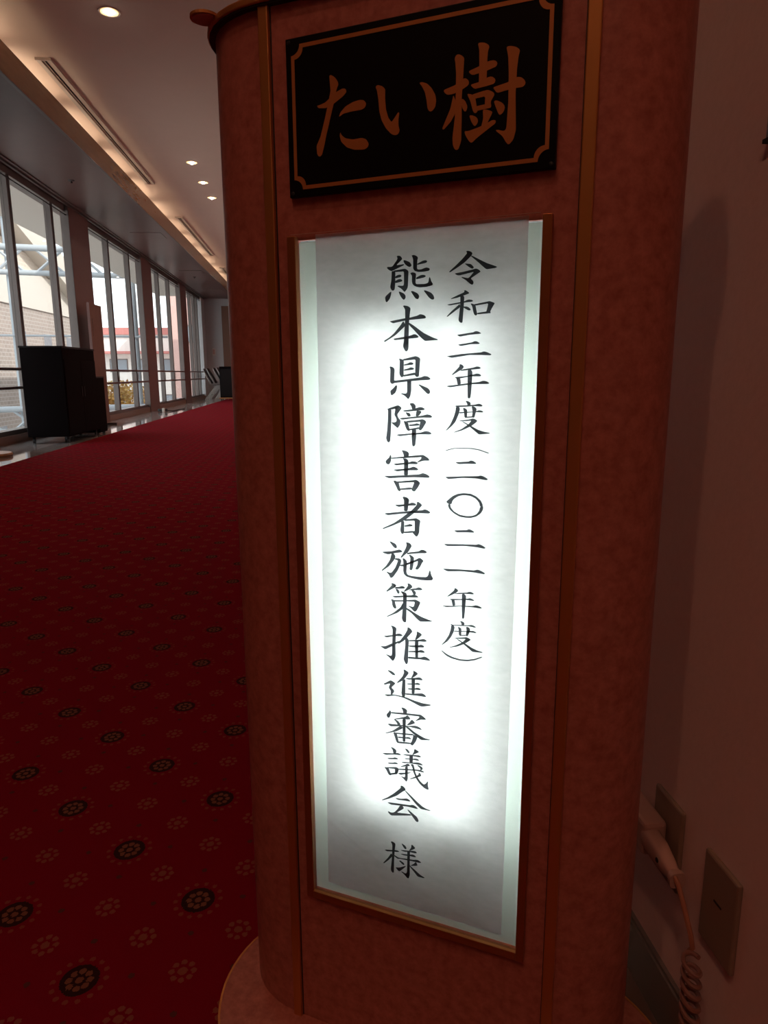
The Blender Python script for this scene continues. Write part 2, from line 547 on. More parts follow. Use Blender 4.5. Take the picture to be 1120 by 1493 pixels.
# ------------------------------------------------------------------ the sign stand
TH = math.atan2(-.470, .883)
PX, PY = -.034, .819
st = empty('sign_stand', (PX, PY, 0), TH)
tag(st, 'mottled red-brown pillar-shaped sign stand with brass strips and lit panel', 'sign stand')
UX = Vector((math.cos(TH), math.sin(TH), 0)); NX = Vector((math.sin(TH), -math.cos(TH), 0))
def ray(px, py): return lvl(px-560, py-746.5, F_PX)
def on_panel(px, py, off=.001):
    """photo pixel -> (s, z) on the plane of the sign's front"""
    p0 = Vector((PX, PY, 0)) + NX*off
    d = ray(px, py)
    q = EYE + d*((p0-EYE).dot(NX)/d.dot(NX))
    return (q-Vector((PX, PY, 0))).dot(UX), q.z
SL, SR = -.013, .335
def profile(off=0, aL=.100, aR=.079, b=.085, n=18, close=True):
    pts = []
    for k in range(n+1):
        a = math.pi/2 + math.pi*k/n
        pts.append((SL + (aL+off)*math.cos(a), b - (b+off)*math.sin(a)))
    for k in range(n+1):
        a = -math.pi/2 + math.pi*k/n
        pts.append((SR + (aR+off)*math.cos(a), b - (b+off)*math.sin(a)))
    return pts
ZT = 1.276
# shell without the front
bm = bmesh.new()
pr = profile()
n_ = 19
seq = pr[:n_] + pr[n_:]     # starts at front-left, goes round the back, ends at front-right
lo = [bm.verts.new((x, y, .02)) for x, y in seq]; hi = [bm.verts.new((x, y, ZT)) for x, y in seq]
for i in range(len(seq)-1):
    bm.faces.new((lo[i], lo[i+1], hi[i+1], hi[i]))
body = obj('body', bm, M['laminate'], st, True)
# front panel with the light-box opening
OX0, OX1, OZ0, OZ1 = .024, .292, .231, 1.043
bm = bmesh.new()
bx(bm, SL, OX0, 0, .006, .02, ZT); bx(bm, OX1, SR, 0, .006, .02, ZT)
bx(bm, OX0, OX1, 0, .006, .02, OZ0); bx(bm, OX0, OX1, 0, .006, OZ1, ZT)
obj('front_panel', bm, M['laminate'], st)
for a, b_ in ((-.0135, -.0015), (.3235, .3360)):
    box('brass_strip', (a, b_, -.0055, .001, .02, ZT), M['brass'], st, .0012)
    box('shadow_groove', ((b_, b_+.0012, -.0006, .002, .02, ZT) if a < 0 else (a-.0012, a, -.0006, .002, .02, ZT)), M['slot'], st)
bm = bmesh.new(); prism(bm, profile(.009), ZT+.0015, ZT+.009)
cap = obj('cap', bm, M['brass'], st, False, .0015)
bm = bmesh.new(); prism(bm, profile(.007), ZT-.0005, ZT+.0015)
obj('cap_underside', bm, M['slot'], cap)
# small round ear on the cap's end
def disc(r, z0, z1, c=(-.090, .010), n=24):
    bm = bmesh.new(); prism(bm, [(c[0]+r*math.cos(2*math.pi*k/n), c[1]+r*math.sin(2*math.pi*k/n)) for k in range(n)], z0, z1)
    return bm
ear = obj('cap_ear', disc(.0160, ZT+.0075, ZT+.0105), M['brass'], st)
obj('ear_face', disc(.0136, ZT+.0068, ZT+.0075), M['ear_reflection'], ear)
# base disc, brass edge
def stadium(r, c=.05, x0=.036, x1=.318, n=32):
    p = []
    for k in range(n+1):
        a = math.pi/2 + math.pi*k/n
        p.append((x0 + r*math.cos(a), c - r*math.sin(a)))
    for k in range(n+1):
        a = -math.pi/2 + math.pi*k/n
        p.append((x1 + r*math.cos(a), c - r*math.sin(a)))
    return p
bm = bmesh.new(); prism(bm, stadium(.1735), .003, .02)
base = obj('base', bm, M['laminate'], st)
bm = bmesh.new()
A, B = stadium(.1735), stadium(.1765)
for z0, z1 in ((.003, .0205),):
    va = [bm.verts.new((x, y, z1)) for x, y in A]; vb = [bm.verts.new((x, y, z1)) for x, y in B]; vc = [bm.verts.new((x, y, z0)) for x, y in B]
    for i in range(len(A)):
        j = (i+1) % len(A)
        bm.faces.new((va[i], va[j], vb[j], vb[i])); bm.faces.new((vb[i], vb[j], vc[j], vc[i]))
obj('edge_band', bm, M['brass'], base)

# light box
lb = box('light_tray', (.018, .298, .085, .088, .222, 1.05), M['tray'], st)
for d in ((.018, .021, .006, .085, .222, 1.05), (.295, .298, .006, .085, .222, 1.05), (.018, .298, .006, .085, .222, .225), (.018, .298, .006, .085, 1.047, 1.05)):
    box('tray_side', d, M['tray'], lb)
for sx in (.112, .205):
    tubes('lamp_tube', [(sx, .048, .372), (sx, .048, .950)], .0125, M['signtube'], lb, 16)
    for z in (.359, .951):
        box('lamp_holder', (sx-.013, sx+.013, .026, .085, z, z+.012), M['tray'], lb)
bm = bmesh.new()
v = [bm.verts.new(p) for p in ((OX0, .003, OZ0), (OX1, .003, OZ0), (OX1, .003, OZ1-.002), (OX0, .003, OZ1-.002))]
bm.faces.new(v)
acr = obj('opal_panel', bm, M['acrylic'], st, fix=False)
# frame: two uprights and a bottom rail, each a small channel
def channel(name, a0, a1, z0, z1, inner):
    bm = bmesh.new()
    bx(bm, a0, a1, -.0075, .0, z0, z1)
    return obj(name, bm, M['brass_dark'], st, False, .0008)
channel('frame_rail', .0145, .0248, .2205, 1.0465, 1)
channel('frame_rail', .2912, .3005, .2205, 1.0465, 1)
fr = channel('frame_rail', .0248, .2912, .2205, .2312, 1)
box('gold_bead', (.0248, .2912, -.0085, -.0045, .2312, .2322), M['brass'], fr)
box('cover_sheet', (.0175, .2885, -.0036, -.0028, .2325, 1.0485), M['clear'], st)
box('cover_edge', (.0175, .2885, -.0036, -.0028, 1.0485, 1.0490), M['white_pl'], st)

# ------------------------------------------------------------------ lettering, traced stroke by stroke
K = 11.2
MAIN = {
'bear': (550, 360, K, """318,148 365,143 395,160 412,195 400,215 315,300 445,280 440,300 265,385 230,398 175,365 160,335 180,325 225,328 255,315 325,215 335,185
430,220 450,215 530,245 555,275 565,305 545,328 510,325 470,295 440,260
240,395 300,400 300,580 290,690 270,715 250,715 225,690 215,650 235,540
265,390 440,358 470,360 515,395 505,650 490,690 455,735 440,730 400,685 330,645 345,632 430,635 440,600 440,400 300,412
300,480 350,455 385,452 402,475 390,492 300,515
298,555 360,525 400,530 418,550 400,568 296,595
565,140 600,130 650,150 672,175 660,210 652,350 670,370 720,368 800,335 850,345 865,365 850,390 770,405 680,412 620,395 590,360 590,200 575,160
655,275 750,225 800,215 825,240 800,262 658,295
540,430 570,415 615,420 640,440 628,590 645,608 780,605 825,590 840,570 852,495 868,497 885,560 918,610 890,632 800,655 690,662 620,645 580,610 568,560 570,470
640,500 720,458 770,455 802,475 780,498 640,532
225,730 237,740 225,800 205,855 160,908 140,890 132,820 165,780
352,735 370,728 440,760 465,790 470,830 445,865 425,860 385,810
550,725 580,718 660,755 692,800 680,845 655,855 625,840
760,712 790,708 880,745 920,785 938,835 925,860 895,862 850,830"""),
'root': (550, 430, K, """203,432 225,428 440,383 530,372 660,338 705,312 770,328 805,365 785,385 530,410 440,424 260,465
420,180 450,170 510,185 550,215 540,280 528,400 520,500 515,860 505,905 480,925 460,915 435,870 425,840 440,740 445,600 460,400 458,240 440,205
430,425 470,500 300,660 130,770 112,762 120,745 200,695 280,625 380,500
520,450 600,500 760,620 900,690 990,722 998,738 780,752 700,680 600,570 520,490
265,720 285,712 445,685 560,660 600,640 640,645 685,685 660,702 440,722 290,740"""),
'prefecture': (550, 505, K, """355,205 375,200 420,215 438,230 435,460 440,480 410,510 385,495 365,450 372,230
420,210 600,165 630,158 680,175 708,200 700,280 685,490 655,503 630,490 615,465 622,430 628,215 430,235
438,295 500,280 540,257 585,265 598,285 585,300 438,315
438,378 510,360 550,338 600,352 608,368 590,382 438,400
420,470 620,425 635,465 430,495
200,335 225,325 270,345 290,375 280,560 500,535 720,505 770,482 830,490 880,528 855,548 700,556 480,576 280,600 255,617 230,605 212,580 218,370
490,560 560,560 560,720 545,810 515,862 500,855 450,805 390,775 395,765 480,770 492,740
310,630 330,640 325,700 300,760 245,802 225,790 215,725 260,690
672,622 695,622 830,680 860,710 872,750 850,780 820,775 760,715"""),
'obstacle': (550, 570, K, """165,290 185,283 235,300 235,480 225,700 215,820 190,845 165,825 147,775 165,650 175,500 180,320
180,285 320,238 345,232 380,252 405,280 330,385 350,440 385,480 380,545 340,607 325,600 235,520 240,512 300,510 320,490 318,450 282,390 300,290 235,305
530,210 560,195 600,200 635,240 628,300 570,300 565,260 545,230
418,325 440,315 570,300 640,280 700,260 750,270 788,298 765,312 640,325 460,340
460,345 535,360 555,410 520,420 500,410
645,320 715,325 728,345 680,410 630,415
365,450 400,440 560,425 740,402 820,380 880,395 908,425 880,438 740,435 560,450 410,470
435,495 455,488 510,515 525,600 545,640 520,655 490,640 470,600
470,490 690,470 740,458 790,480 808,508 740,620 710,648 680,630 685,600 710,500 500,518
520,550 610,540 650,525 700,545 690,565 525,575
520,622 690,590 690,620 520,645
315,718 345,708 560,692 720,678 795,652 860,665 895,695 875,712 720,708 560,715 370,740
570,620 640,620 640,760 625,890 595,910 575,890 565,760"""),
'harm': (550, 640, K, """400,190 420,180 490,200 525,230 515,290 440,295 430,240 415,210
210,265 222,255 235,280 230,360 205,410 175,417 145,395 138,360 165,330 200,300
230,305 420,288 730,260 760,262 835,310 860,345 845,355 760,355 660,385 655,375 720,325 725,295 700,298 420,315 235,325
272,412 290,402 430,390 530,380 570,360 640,370 672,395 655,412 520,410 430,418 310,432
265,505 285,497 430,488 545,470 590,448 640,465 680,495 660,512 520,512 430,515 330,532
415,315 480,318 515,350 510,480 505,590 440,595 442,350
115,608 140,602 430,592 700,575 745,555 800,570 850,600 860,625 845,635 600,625 400,630 195,642
265,682 285,675 355,705 365,760 390,840 370,855 340,840 310,770
320,695 590,672 625,662 670,680 708,718 670,790 620,855 595,858 560,830 575,795 610,705 350,718
375,808 540,790 580,800 560,825 380,832"""),
'person': (550, 705, K, """413,222 440,210 500,230 528,262 515,340 500,450 440,450 440,270
290,352 310,345 440,338 530,325 570,308 620,320 645,345 630,358 500,362 350,382
115,490 140,482 440,455 560,445 740,435 775,418 830,435 875,470 855,490 600,482 400,492 175,517
650,300 670,293 715,325 738,355 660,440 480,580 390,630 250,690 100,745 87,735 100,722 280,640 400,560 560,440 640,360 652,330
395,615 445,610 445,800 420,828 395,810 378,760 390,690
440,585 600,570 635,562 690,590 710,610 695,690 690,800 665,855 640,868 615,845 575,795 615,775 615,605 450,612
448,680 500,672 535,657 580,672 582,690 560,700 448,705
440,785 560,772 615,775 585,802 440,812"""),
'carry': (550, 770, K, """200,215 215,212 300,252 325,290 325,320 305,332 270,310
80,388 105,382 240,375 370,345 410,370 415,385 395,395 280,410 180,428 120,412
240,400 280,415 305,465 280,520 200,620 85,700 72,690 85,672 150,610 210,520
290,490 370,492 400,525 385,590 340,690 265,795 232,815 215,805 195,760 150,712 160,705 220,730 245,715 300,640 345,525 290,515
470,235 490,228 540,245 570,290 510,390 460,430 400,485 382,475 430,400 475,310 485,265
490,400 560,390 680,378 725,348 780,360 820,390 800,410 690,410 560,420 490,428
370,600 430,590 540,550 620,520 690,482 720,495 765,535 740,560 700,640 660,680 630,672 628,650 655,610 670,535 600,560 430,625 380,620
520,440 540,430 605,475 600,560 580,670 555,692 530,675 540,560 545,480
415,495 440,488 485,530 490,560 480,720 500,760 560,778 700,795 800,798 830,780 855,690 870,685 885,760 920,825 900,850 830,855 700,845 560,815 480,790 440,750 428,700 430,540"""),
'plan': (550, 832, K, """230,205 255,200 300,220 318,245 300,270 260,292 160,345 147,335 160,318 240,240 240,222
300,265 370,260 405,245 450,262 460,280 440,292 360,295 290,295
300,295 345,300 372,350 358,378 335,370
495,210 515,202 560,230 580,260 560,290 480,330 435,350 440,330 495,262 505,235
560,295 640,285 675,268 720,280 745,305 725,320 640,318 510,320
555,310 610,320 640,355 630,395 600,405 590,380
245,420 265,412 420,405 560,400 600,385 660,410 680,435 655,440 480,432 420,432 300,442
385,340 405,333 475,360 490,395 485,500 482,640 478,830 460,848 425,830 405,780 415,660 425,500 425,390
225,470 240,462 290,480 300,540 318,600 305,622 275,610 250,570 243,500
260,478 420,480 600,472 630,470 690,500 710,518 680,590 650,650 620,672 600,660 550,605 508,578 515,570 590,592 605,570 618,508 480,500 290,505
425,520 430,620 330,690 165,755 155,742 260,690 380,600
475,600 530,630 620,690 720,750 830,795 905,822 895,832 705,832 650,785 560,690 475,630"""),
'push': (545, 890, K, """163,418 185,410 310,400 370,385 405,372 450,382 478,408 455,420 350,418 210,440
280,252 295,243 350,265 375,290 365,380 358,560 362,745 345,790 318,826 300,815 250,760 200,718 210,712 285,740 298,720 305,500 310,300 295,270
108,585 125,580 190,582 300,535 420,492 440,500 410,525 300,585 190,638 150,610
550,280 565,270 610,300 637,345 560,430 500,490 410,548 390,530 440,480 510,390 555,310
515,450 550,440 578,490 570,600 562,850 540,880 520,865 490,800 505,680 518,560
700,350 715,342 770,370 793,398 720,465 690,480 675,475 695,420 708,375
575,482 690,478 770,472 810,460 850,475 875,500 850,512 720,505 575,505
675,480 735,480 730,600 728,770 680,770 675,600
570,570 740,568 770,555 810,568 832,590 815,605 680,600 620,598 570,585
570,660 735,655 770,640 815,655 843,680 825,692 680,682 570,680
565,750 680,762 780,765 830,748 880,770 930,812 910,822 760,798 565,785"""),
'advance': (545, 955, K, """225,248 245,243 300,262 340,295 358,325 335,332 300,318
155,465 180,458 260,415 285,410 335,440 360,462 290,530 325,560 342,590 310,640 275,640 282,585 245,530 272,460 200,480 180,482
172,642 200,640 330,640 430,660 540,690 660,740 800,785 935,808 935,825 800,842 760,835 600,750 480,695 350,662 220,672
485,240 500,232 550,260 578,292 520,370 470,420 390,458 377,448 400,425 470,350 500,280
470,400 520,390 518,520 518,620 510,685 470,680 452,620 462,520
640,260 655,253 705,280 728,308 660,360 630,372 610,370 645,310 652,280
520,380 540,372 620,372 690,370 740,358 780,375 808,405 785,412 680,400 560,400
618,380 680,385 675,500 670,630 622,630 620,500
540,465 560,460 680,462 712,447 750,462 768,480 745,490 680,482 560,480
550,545 570,540 680,540 710,528 755,540 778,560 755,572 680,565 580,565
515,620 620,628 790,622 830,640 865,680 845,685 700,662 515,645"""),
'examine': (545, 1015, K, """450,185 465,178 520,200 552,230 540,290 485,285 480,235
258,232 268,222 290,260 280,300 262,348 240,355 215,330 210,290 245,260
285,255 480,270 770,300 830,345 862,380 840,385 770,382 690,405 685,395 740,355 748,330 700,325 480,300 285,280
335,375 350,362 440,348 525,330 545,305 580,330 608,375 560,380 470,370 380,378
328,378 350,372 400,400 440,450 430,480 400,480 370,420
610,390 630,380 665,415 680,440 610,465 560,475 540,468 590,420
228,452 250,445 410,462 560,482 690,480 750,505 793,545 770,548 690,525 590,500 420,490 275,490
470,370 528,375 525,500 520,745 475,740 475,500
430,485 475,500 475,525 370,575 200,608 187,598 310,560 390,510
525,495 570,500 650,570 740,630 830,680 930,710 915,720 775,715 710,665 650,615 525,505
320,590 350,580 385,620 400,690 415,755 400,770 370,740 345,660
350,590 650,615 650,640 370,615
645,620 720,665 690,740 640,805 620,800 590,770 620,745 645,660
395,655 470,662 525,670 560,660 600,675 620,700 590,700 525,690 400,680
400,735 600,755 600,780 400,765"""),
'debate': (545, 1070, K, """280,215 295,210 350,240 375,270 365,320 320,315 315,265
138,310 160,307 310,315 400,307 435,325 452,340 430,345 320,335 200,342
220,392 240,388 320,387 345,378 385,390 405,410 380,415 245,410
225,470 250,465 320,465 350,457 385,470 405,490 380,492 250,487
175,540 195,535 250,560 270,620 295,660 275,680 240,655 210,590
200,540 370,537 410,560 412,590 385,660 345,655 350,570 240,560
260,640 390,625 385,655 280,668
510,240 525,235 570,260 592,300 578,318 550,300
660,250 675,243 725,275 748,295 680,325 640,342 630,335 660,290
475,335 500,328 640,338 700,345 740,345 765,360 778,380 750,382 640,362 540,355
585,345 645,345 640,470 585,465
498,400 520,393 640,402 690,398 730,410 748,435 725,437 640,420 530,412
448,455 470,450 600,462 720,462 780,480 810,510 785,512 680,492 560,475 490,475
435,535 460,520 520,500 550,480 580,490 600,520 560,530 500,530 445,540
410,562 560,570 700,580 760,585 800,600 830,620 815,630 700,600 560,592 410,585
515,530 560,525 558,680 560,730 540,780 525,770 490,730 450,695 455,688 510,710 515,650
395,640 420,630 500,630 580,625 615,630 590,640 480,660 440,668
600,490 650,490 665,540 680,620 710,690 760,770 820,825 850,810 880,772 893,775 885,830 902,905 885,912 830,885 750,810 690,720 650,620 630,540
735,635 755,630 780,675 770,690 700,715 600,738 592,728 680,695 735,660
705,510 730,505 790,535 808,565 790,590 760,590 765,560"""),
'meeting': (545, 1125, K, """437,235 450,222 490,240 525,285 515,305 480,320 380,390 250,440 140,468 135,455 220,420 320,360 410,290 445,260
505,305 520,305 620,400 720,500 800,570 860,605 930,630 920,640 770,608 700,540 600,420
358,435 372,428 440,440 500,438 545,435 580,455 605,480 590,487 500,470 400,458
225,500 245,497 420,520 590,545 640,538 690,565 728,605 700,606 560,570 410,550 280,535
430,550 470,550 498,595 470,615 380,665 600,690 620,715 290,715 255,685 232,650 242,642 290,668 340,660 400,600
550,620 565,615 640,680 710,740 738,800 720,825 690,810 640,740"""),
'honorific': (545, 1205, K, """180,378 200,373 300,382 370,382 405,395 420,408 395,415 300,405 215,402
278,245 295,237 340,260 358,285 345,380 335,560 332,745 315,755 285,720 280,690 295,560 305,400 305,290
290,430 310,480 240,550 170,600 155,590 175,570 240,500
335,460 400,500 415,525 400,528 340,485
455,280 468,275 520,315 540,350 530,372 500,355
615,300 628,292 670,335 683,355 630,380 590,395 580,385 615,345
438,385 460,380 560,392 660,395 690,405 710,430 685,437 590,415 500,408
440,445 460,442 590,458 640,452 680,475 695,498 670,500 590,480 490,468
370,490 430,510 550,525 650,542 700,538 745,555 782,590 750,592 620,562 480,535 400,520
550,400 595,400 590,600 592,790 570,848 550,840 500,780 450,735 458,728 530,770 545,740 550,600
415,555 435,550 490,590 505,615 495,630 460,605
358,665 375,662 420,668 520,640 528,650 440,720 415,727 390,705
680,580 695,578 720,630 700,640 620,640 600,635 660,605
590,625 610,650 680,710 760,785 840,835 820,842 720,815 670,750 590,650"""),
'order': (640, 345, K, """445,240 470,230 520,240 555,270 535,310 510,335 420,425 300,510 185,585 168,578 180,562 280,470 390,360 465,268
520,315 545,312 660,370 780,430 940,485 955,497 930,512 780,535 740,505 640,415
425,445 440,440 520,445 560,480 575,505 560,522 540,525 490,495
258,605 280,597 400,575 560,535 605,520 650,535 688,570 660,590 520,685 560,720 570,750 560,780 540,787 510,770 440,710 368,668 378,658 480,680 500,665 575,575 480,600 340,635 300,632"""),
'harmony': (640, 400, K, """415,262 435,257 480,285 502,305 480,320 410,345 300,385 205,405 197,395 300,345 400,300 420,285
135,498 160,490 340,455 420,440 460,418 500,410 550,420 562,438 540,448 420,462 340,480 180,510
352,350 400,345 418,370 408,540 395,700 388,785 365,797 330,770 322,740 340,600 352,480
345,480 350,540 280,590 140,697 128,688 200,610 290,530
400,525 460,525 500,545 525,575 510,592 480,588 405,545
518,480 540,475 600,500 615,580 630,655 610,675 585,665 565,620 545,520
570,490 790,445 830,435 885,455 918,470 880,530 840,610 852,630 835,638 770,625 790,560 808,475 600,512
625,630 780,605 850,632 780,640 630,655"""),
'three': (635, 455, K, """352,375 375,368 620,330 655,310 700,315 752,345 735,355 560,372 400,403
368,535 390,527 600,495 645,472 690,482 730,510 710,522 580,525 415,557
185,722 210,715 440,682 750,658 790,640 850,655 922,690 900,707 760,702 560,702 265,750"""),
'year': (635, 510, K, """393,240 410,232 450,250 470,282 440,318 400,340 280,415 266,405 330,340 395,270
400,340 440,320 620,290 680,270 720,278 748,298 725,312 600,325 430,345
315,452 340,443 530,425 610,405 680,385 725,395 753,420 735,435 600,435 520,445 410,468 340,470
340,460 408,465 418,560 365,575 350,500
178,595 200,587 360,568 530,545 720,525 780,503 840,515 885,543 865,558 600,562 400,590 240,615
528,330 580,320 607,360 598,520 585,700 572,785 550,797 528,785 525,600"""),
'degree': (635, 565, K, """492,225 512,214 560,232 580,258 575,290 522,295 520,262
322,300 340,293 530,288 640,280 710,262 750,275 778,298 755,312 640,305 400,320 340,318
335,315 385,312 405,345 385,430 330,560 270,630 180,707 168,700 240,610 300,480 330,380
390,400 600,393 670,385 710,370 760,378 787,398 770,408 660,402 390,425
450,338 470,330 515,355 523,380 518,470 520,490 497,500 475,485 468,400
592,305 640,310 678,348 660,410 640,485 620,495 595,485 610,400
500,475 625,468 620,488 500,495
382,545 405,538 560,520 615,503 660,520 690,545 660,575 580,635 440,700 305,738 298,728 420,680 540,600 590,540 440,555
430,555 470,562 550,605 600,635 700,690 790,720 890,740 890,752 710,768 660,725 560,640 500,600"""),
'bracket_open': (635, 565, K, """155,1030 200,1012 290,988 430,982 600,988 720,1010 880,1068 865,1078 715,1026 590,1003 430,997 300,1002 210,1026 160,1038"""),
'two': (630, 640, K, """380,385 410,376 600,368 635,347 690,365 728,395 715,408 560,406 440,412
213,622 240,617 500,608 760,606 795,594 850,612 918,655 895,675 720,645 500,636 270,656"""),
'zero': (630, 710, 10.66, """217,228 255,195 320,140 400,105 490,94 600,103 690,145 760,210 797,290 748,310 735,245 680,180 600,140 500,127 420,140 350,180 320,215 308,265 290,268 252,262
797,290 795,350 760,410 690,460 600,482 520,478 430,462 340,410 275,350 250,300 252,262 290,268 290,310 340,375 430,430 540,452 620,450 690,425 735,370 748,310"""),
'two_again': (630, 710, 10.66, """340,678 365,672 545,668 575,652 620,670 662,700 650,710 520,704 390,706
180,888 210,884 500,888 690,897 725,884 780,905 838,945 815,960 690,935 500,915 240,920"""),
'one': (630, 710, 10.66, """165,1273 195,1268 450,1280 660,1296 710,1280 770,1305 828,1340 815,1357 650,1328 450,1308 240,1310"""),
'year_again': (625, 835, K, """425,252 440,247 475,272 488,295 460,325 420,345 315,392 302,387 330,360 420,285
420,345 470,328 620,322 675,308 720,322 747,347 725,355 620,345 450,347
345,428 370,424 540,428 640,420 680,412 730,435 753,458 735,460 610,443 430,448 370,450
370,445 430,445 440,535 392,540 385,490
222,540 240,535 390,538 540,537 720,542 775,527 830,545 877,575 855,585 720,565 540,550 290,562
545,345 590,345 617,380 605,520 585,735 567,755 547,740 543,560"""),
'degree_again': (625, 885, K, """513,232 530,225 575,243 592,270 583,295 540,295 535,262
357,280 370,272 400,288 540,290 650,296 710,290 750,308 780,332 760,338 650,312 440,305 375,300
370,295 415,300 430,328 415,400 370,490 310,560 222,620 212,613 270,550 330,460 362,370
420,382 620,393 720,385 760,398 788,423 765,425 660,408 415,400
478,325 495,322 535,345 540,370 535,445 540,465 520,475 495,455 493,370
612,318 650,325 685,360 665,430 640,478 618,475 610,455 622,390
520,452 620,452 620,468 520,468
412,503 435,497 560,495 625,490 665,510 695,533 650,565 580,605 470,645 345,662 332,655 440,625 550,575 610,520 480,518
440,510 490,525 560,572 610,598 700,660 790,705 885,735 880,748 715,730 660,680 570,605 510,560"""),
'bracket_close': (625, 885, K, """203,708 215,702 300,765 400,815 520,850 640,858 750,845 870,808 880,822 760,868 640,885 510,876 380,840 290,795"""),
}
PLATE = {
'ta': (440, 90, 9.333, """378,190 400,182 450,210 490,265 505,310 485,360 465,430 440,570 400,740 340,1000 310,1150 280,1270 245,1300 215,1265 205,1150 260,1020 320,770 360,580 395,400
210,600 240,595 320,560 470,415 560,365 600,370 615,410 570,470 440,575 330,635 230,635
510,755 530,690 600,610 700,550 790,522 850,525 882,570 865,625 820,655 680,680 570,710
530,955 545,1000 600,1045 700,1060 820,1038 880,1055 918,1120 900,1170 850,1198 720,1200 620,1170 540,1090 520,1010"""),
'i': (530, 90, 9.333, """165,345 195,317 260,335 300,375 298,500 310,650 340,760 385,825 430,760 475,690 492,695 480,780 480,870 497,940 475,990 430,1005 380,985 310,910 250,800 220,680 205,500 185,385
762,290 800,278 870,300 930,360 980,450 993,530 980,620 940,675 900,680 875,640 860,520 840,420 800,340"""),
'tree': (630, 50, 7.0, """232,245 255,208 290,208 332,240 325,350 318,480 305,650 305,880 300,1090 270,1180 240,1185 215,1140 210,1060 235,850 245,600 248,400 240,290
120,572 240,520 320,455 350,450 380,480 375,520 320,560 220,612 160,622 130,600
220,620 250,700 235,820 190,900 120,978 105,965 140,880 190,760
305,655 340,680 365,740 350,790 330,790 305,740
375,380 480,330 580,275 640,265 672,290 660,330 570,370 480,400 420,420 390,405
470,95 500,85 550,90 590,120 572,180 565,300 558,480 480,500 485,300 485,160
392,518 480,490 560,445 610,430 652,460 640,505 560,530 435,562
360,612 380,610 440,625 455,720 470,790 440,812 420,790 395,690
410,618 510,585 575,568 625,590 642,615 600,690 608,745 540,730 545,635 440,660
440,740 590,705 612,748 460,785
382,828 420,830 460,850 475,890 450,935 430,938 400,890
520,770 560,770 620,790 610,820 570,900 550,960 500,960 525,860
330,988 370,990 480,950 560,910 620,875 655,880 650,910 560,980 460,1060 405,1112 380,1095 345,1040
762,130 800,120 860,130 902,160 885,230 870,350 855,600 858,980 830,1080 785,1130 760,1110 720,1040 650,985 665,975 740,990 760,960 780,700 785,400 780,230
622,545 780,490 860,440 910,437 950,470 958,505 930,540 855,550 780,570 665,602
632,685 660,675 720,700 748,740 735,790 700,828 680,815 650,740"""),
}
def soften(p):
    """round the traced corners a little"""
    out = []
    n = len(p)
    for i in range(n):
        a, b, c = p[i-1], p[i], p[(i+1) % n]
        for q in (a, c):
            L = math.hypot(q[0]-b[0], q[1]-b[1])
            t = min(.25, 12/max(L, 1e-6))
            out.append((b[0]+(q[0]-b[0])*t, b[1]+(q[1]-b[1])*t))
    return out
def character(spec, y, m, parent, back=.001):
    x0, y0, k, txt = spec
    bm = bmesh.new()
    for i, line in enumerate(txt.strip().split('\n')):
        pts = [tuple(float(c) for c in q.split(',')) for q in line.split()]
        pts = soften(pts)
        vs = []
        for a, b in pts:
            s, z = on_panel(x0+a/k, y0+b/k, back)
            vs.append(bm.verts.new((s, y - i*.000004, z)))
        f = bm.faces.new(vs)
        f.normal_update()
        if f.normal.y > 0:
            f.normal_flip()
    bmesh.ops.triangulate(bm, faces=bm.faces[:])
    return obj('character', bm, m, parent, fix=False)

pp = empty('paper_sheet', (PX, PY, 0), TH)
tag(pp, 'backlit white paper sheet with two columns of black brush lettering in the sign', 'paper')
bm = bmesh.new()
v = [bm.verts.new(p) for p in ((.0435, -.0008, .2455), (.2725, -.0008, .2435), (.2770, -.0008, 1.0475), (.0465, -.0008, 1.0475))]
bm.faces.new(v)
obj('sheet', bm, M['paper'], pp, fix=False)
for nm, sp_ in MAIN.items():
    character(sp_, -.0014, M['ink'], pp)

# black name plate with gold line and three characters
np_ = box('name_plate', (.0195, .3010, -.0065, .0, 1.0855, 1.2390), M['black_lacquer'], st, .001)
tag(np_, 'black lacquer plate with gold lettering')
def notch(x0, x1, z0, z1, r, n=6):
    p = []
    for cx, cz, a0 in ((x0, z0, 90), (x1, z0, 180), (x1, z1, 270), (x0, z1, 0)):
        for k in range(n+1):
            a = math.radians(a0 - 90*k/n) if True else 0
            p.append((cx + r*math.cos(a), cz + r*math.sin(a)))
    return p
PO = notch(.0262, .2945, 1.0925, 1.2320, .0125)
PI_ = notch(.0300, .2907, 1.0963, 1.2282, .0125)
def border():
    bm = bmesh.new()
    o = []; 
    for (x0, x1, z0, z1, r) in ((.0262, .2945, 1.0925, 1.2320, .0100), (.0300, .2907, 1.0963, 1.2282, .0100)):
        ring = []
        for cx, cz, a0, a1 in ((x0, z0, 90, 0), (x1, z0, 180, 90), (x1, z1, 270, 180), (x0, z1, 360, 270)):
            for k in range(9):
                a = math.radians(a0 + (a1-a0)*k/8)
                ring.append(bm.verts.new((cx + r*math.cos(a), -.0070, cz + r*math.sin(a))))
        o.append(ring)
    n = len(o[0])
    for i in range(n):
        j = (i+1) % n
        bm.faces.new((o[0][i], o[0][j], o[1][j], o[1][i]))
    return obj('gold_border', bm, M['plate_gold'], np_)
border()
for x in (.0235, .297):
    for z in (1.0895, 1.235):
        bm = bmesh.new(); lathe(bm, [(0, .0012), (.0018, .0008), (.0022, 0)], 10)
        for q in bm.verts: q.co = Vector((x + q.co.x, -.0065 - q.co.z, z + q.co.y))
        obj('screw', bm, M['rubber'], np_)
for nm, sp_ in PLATE.items():
    character(sp_, -.0071, M['plate_gold'], np_, .0065)

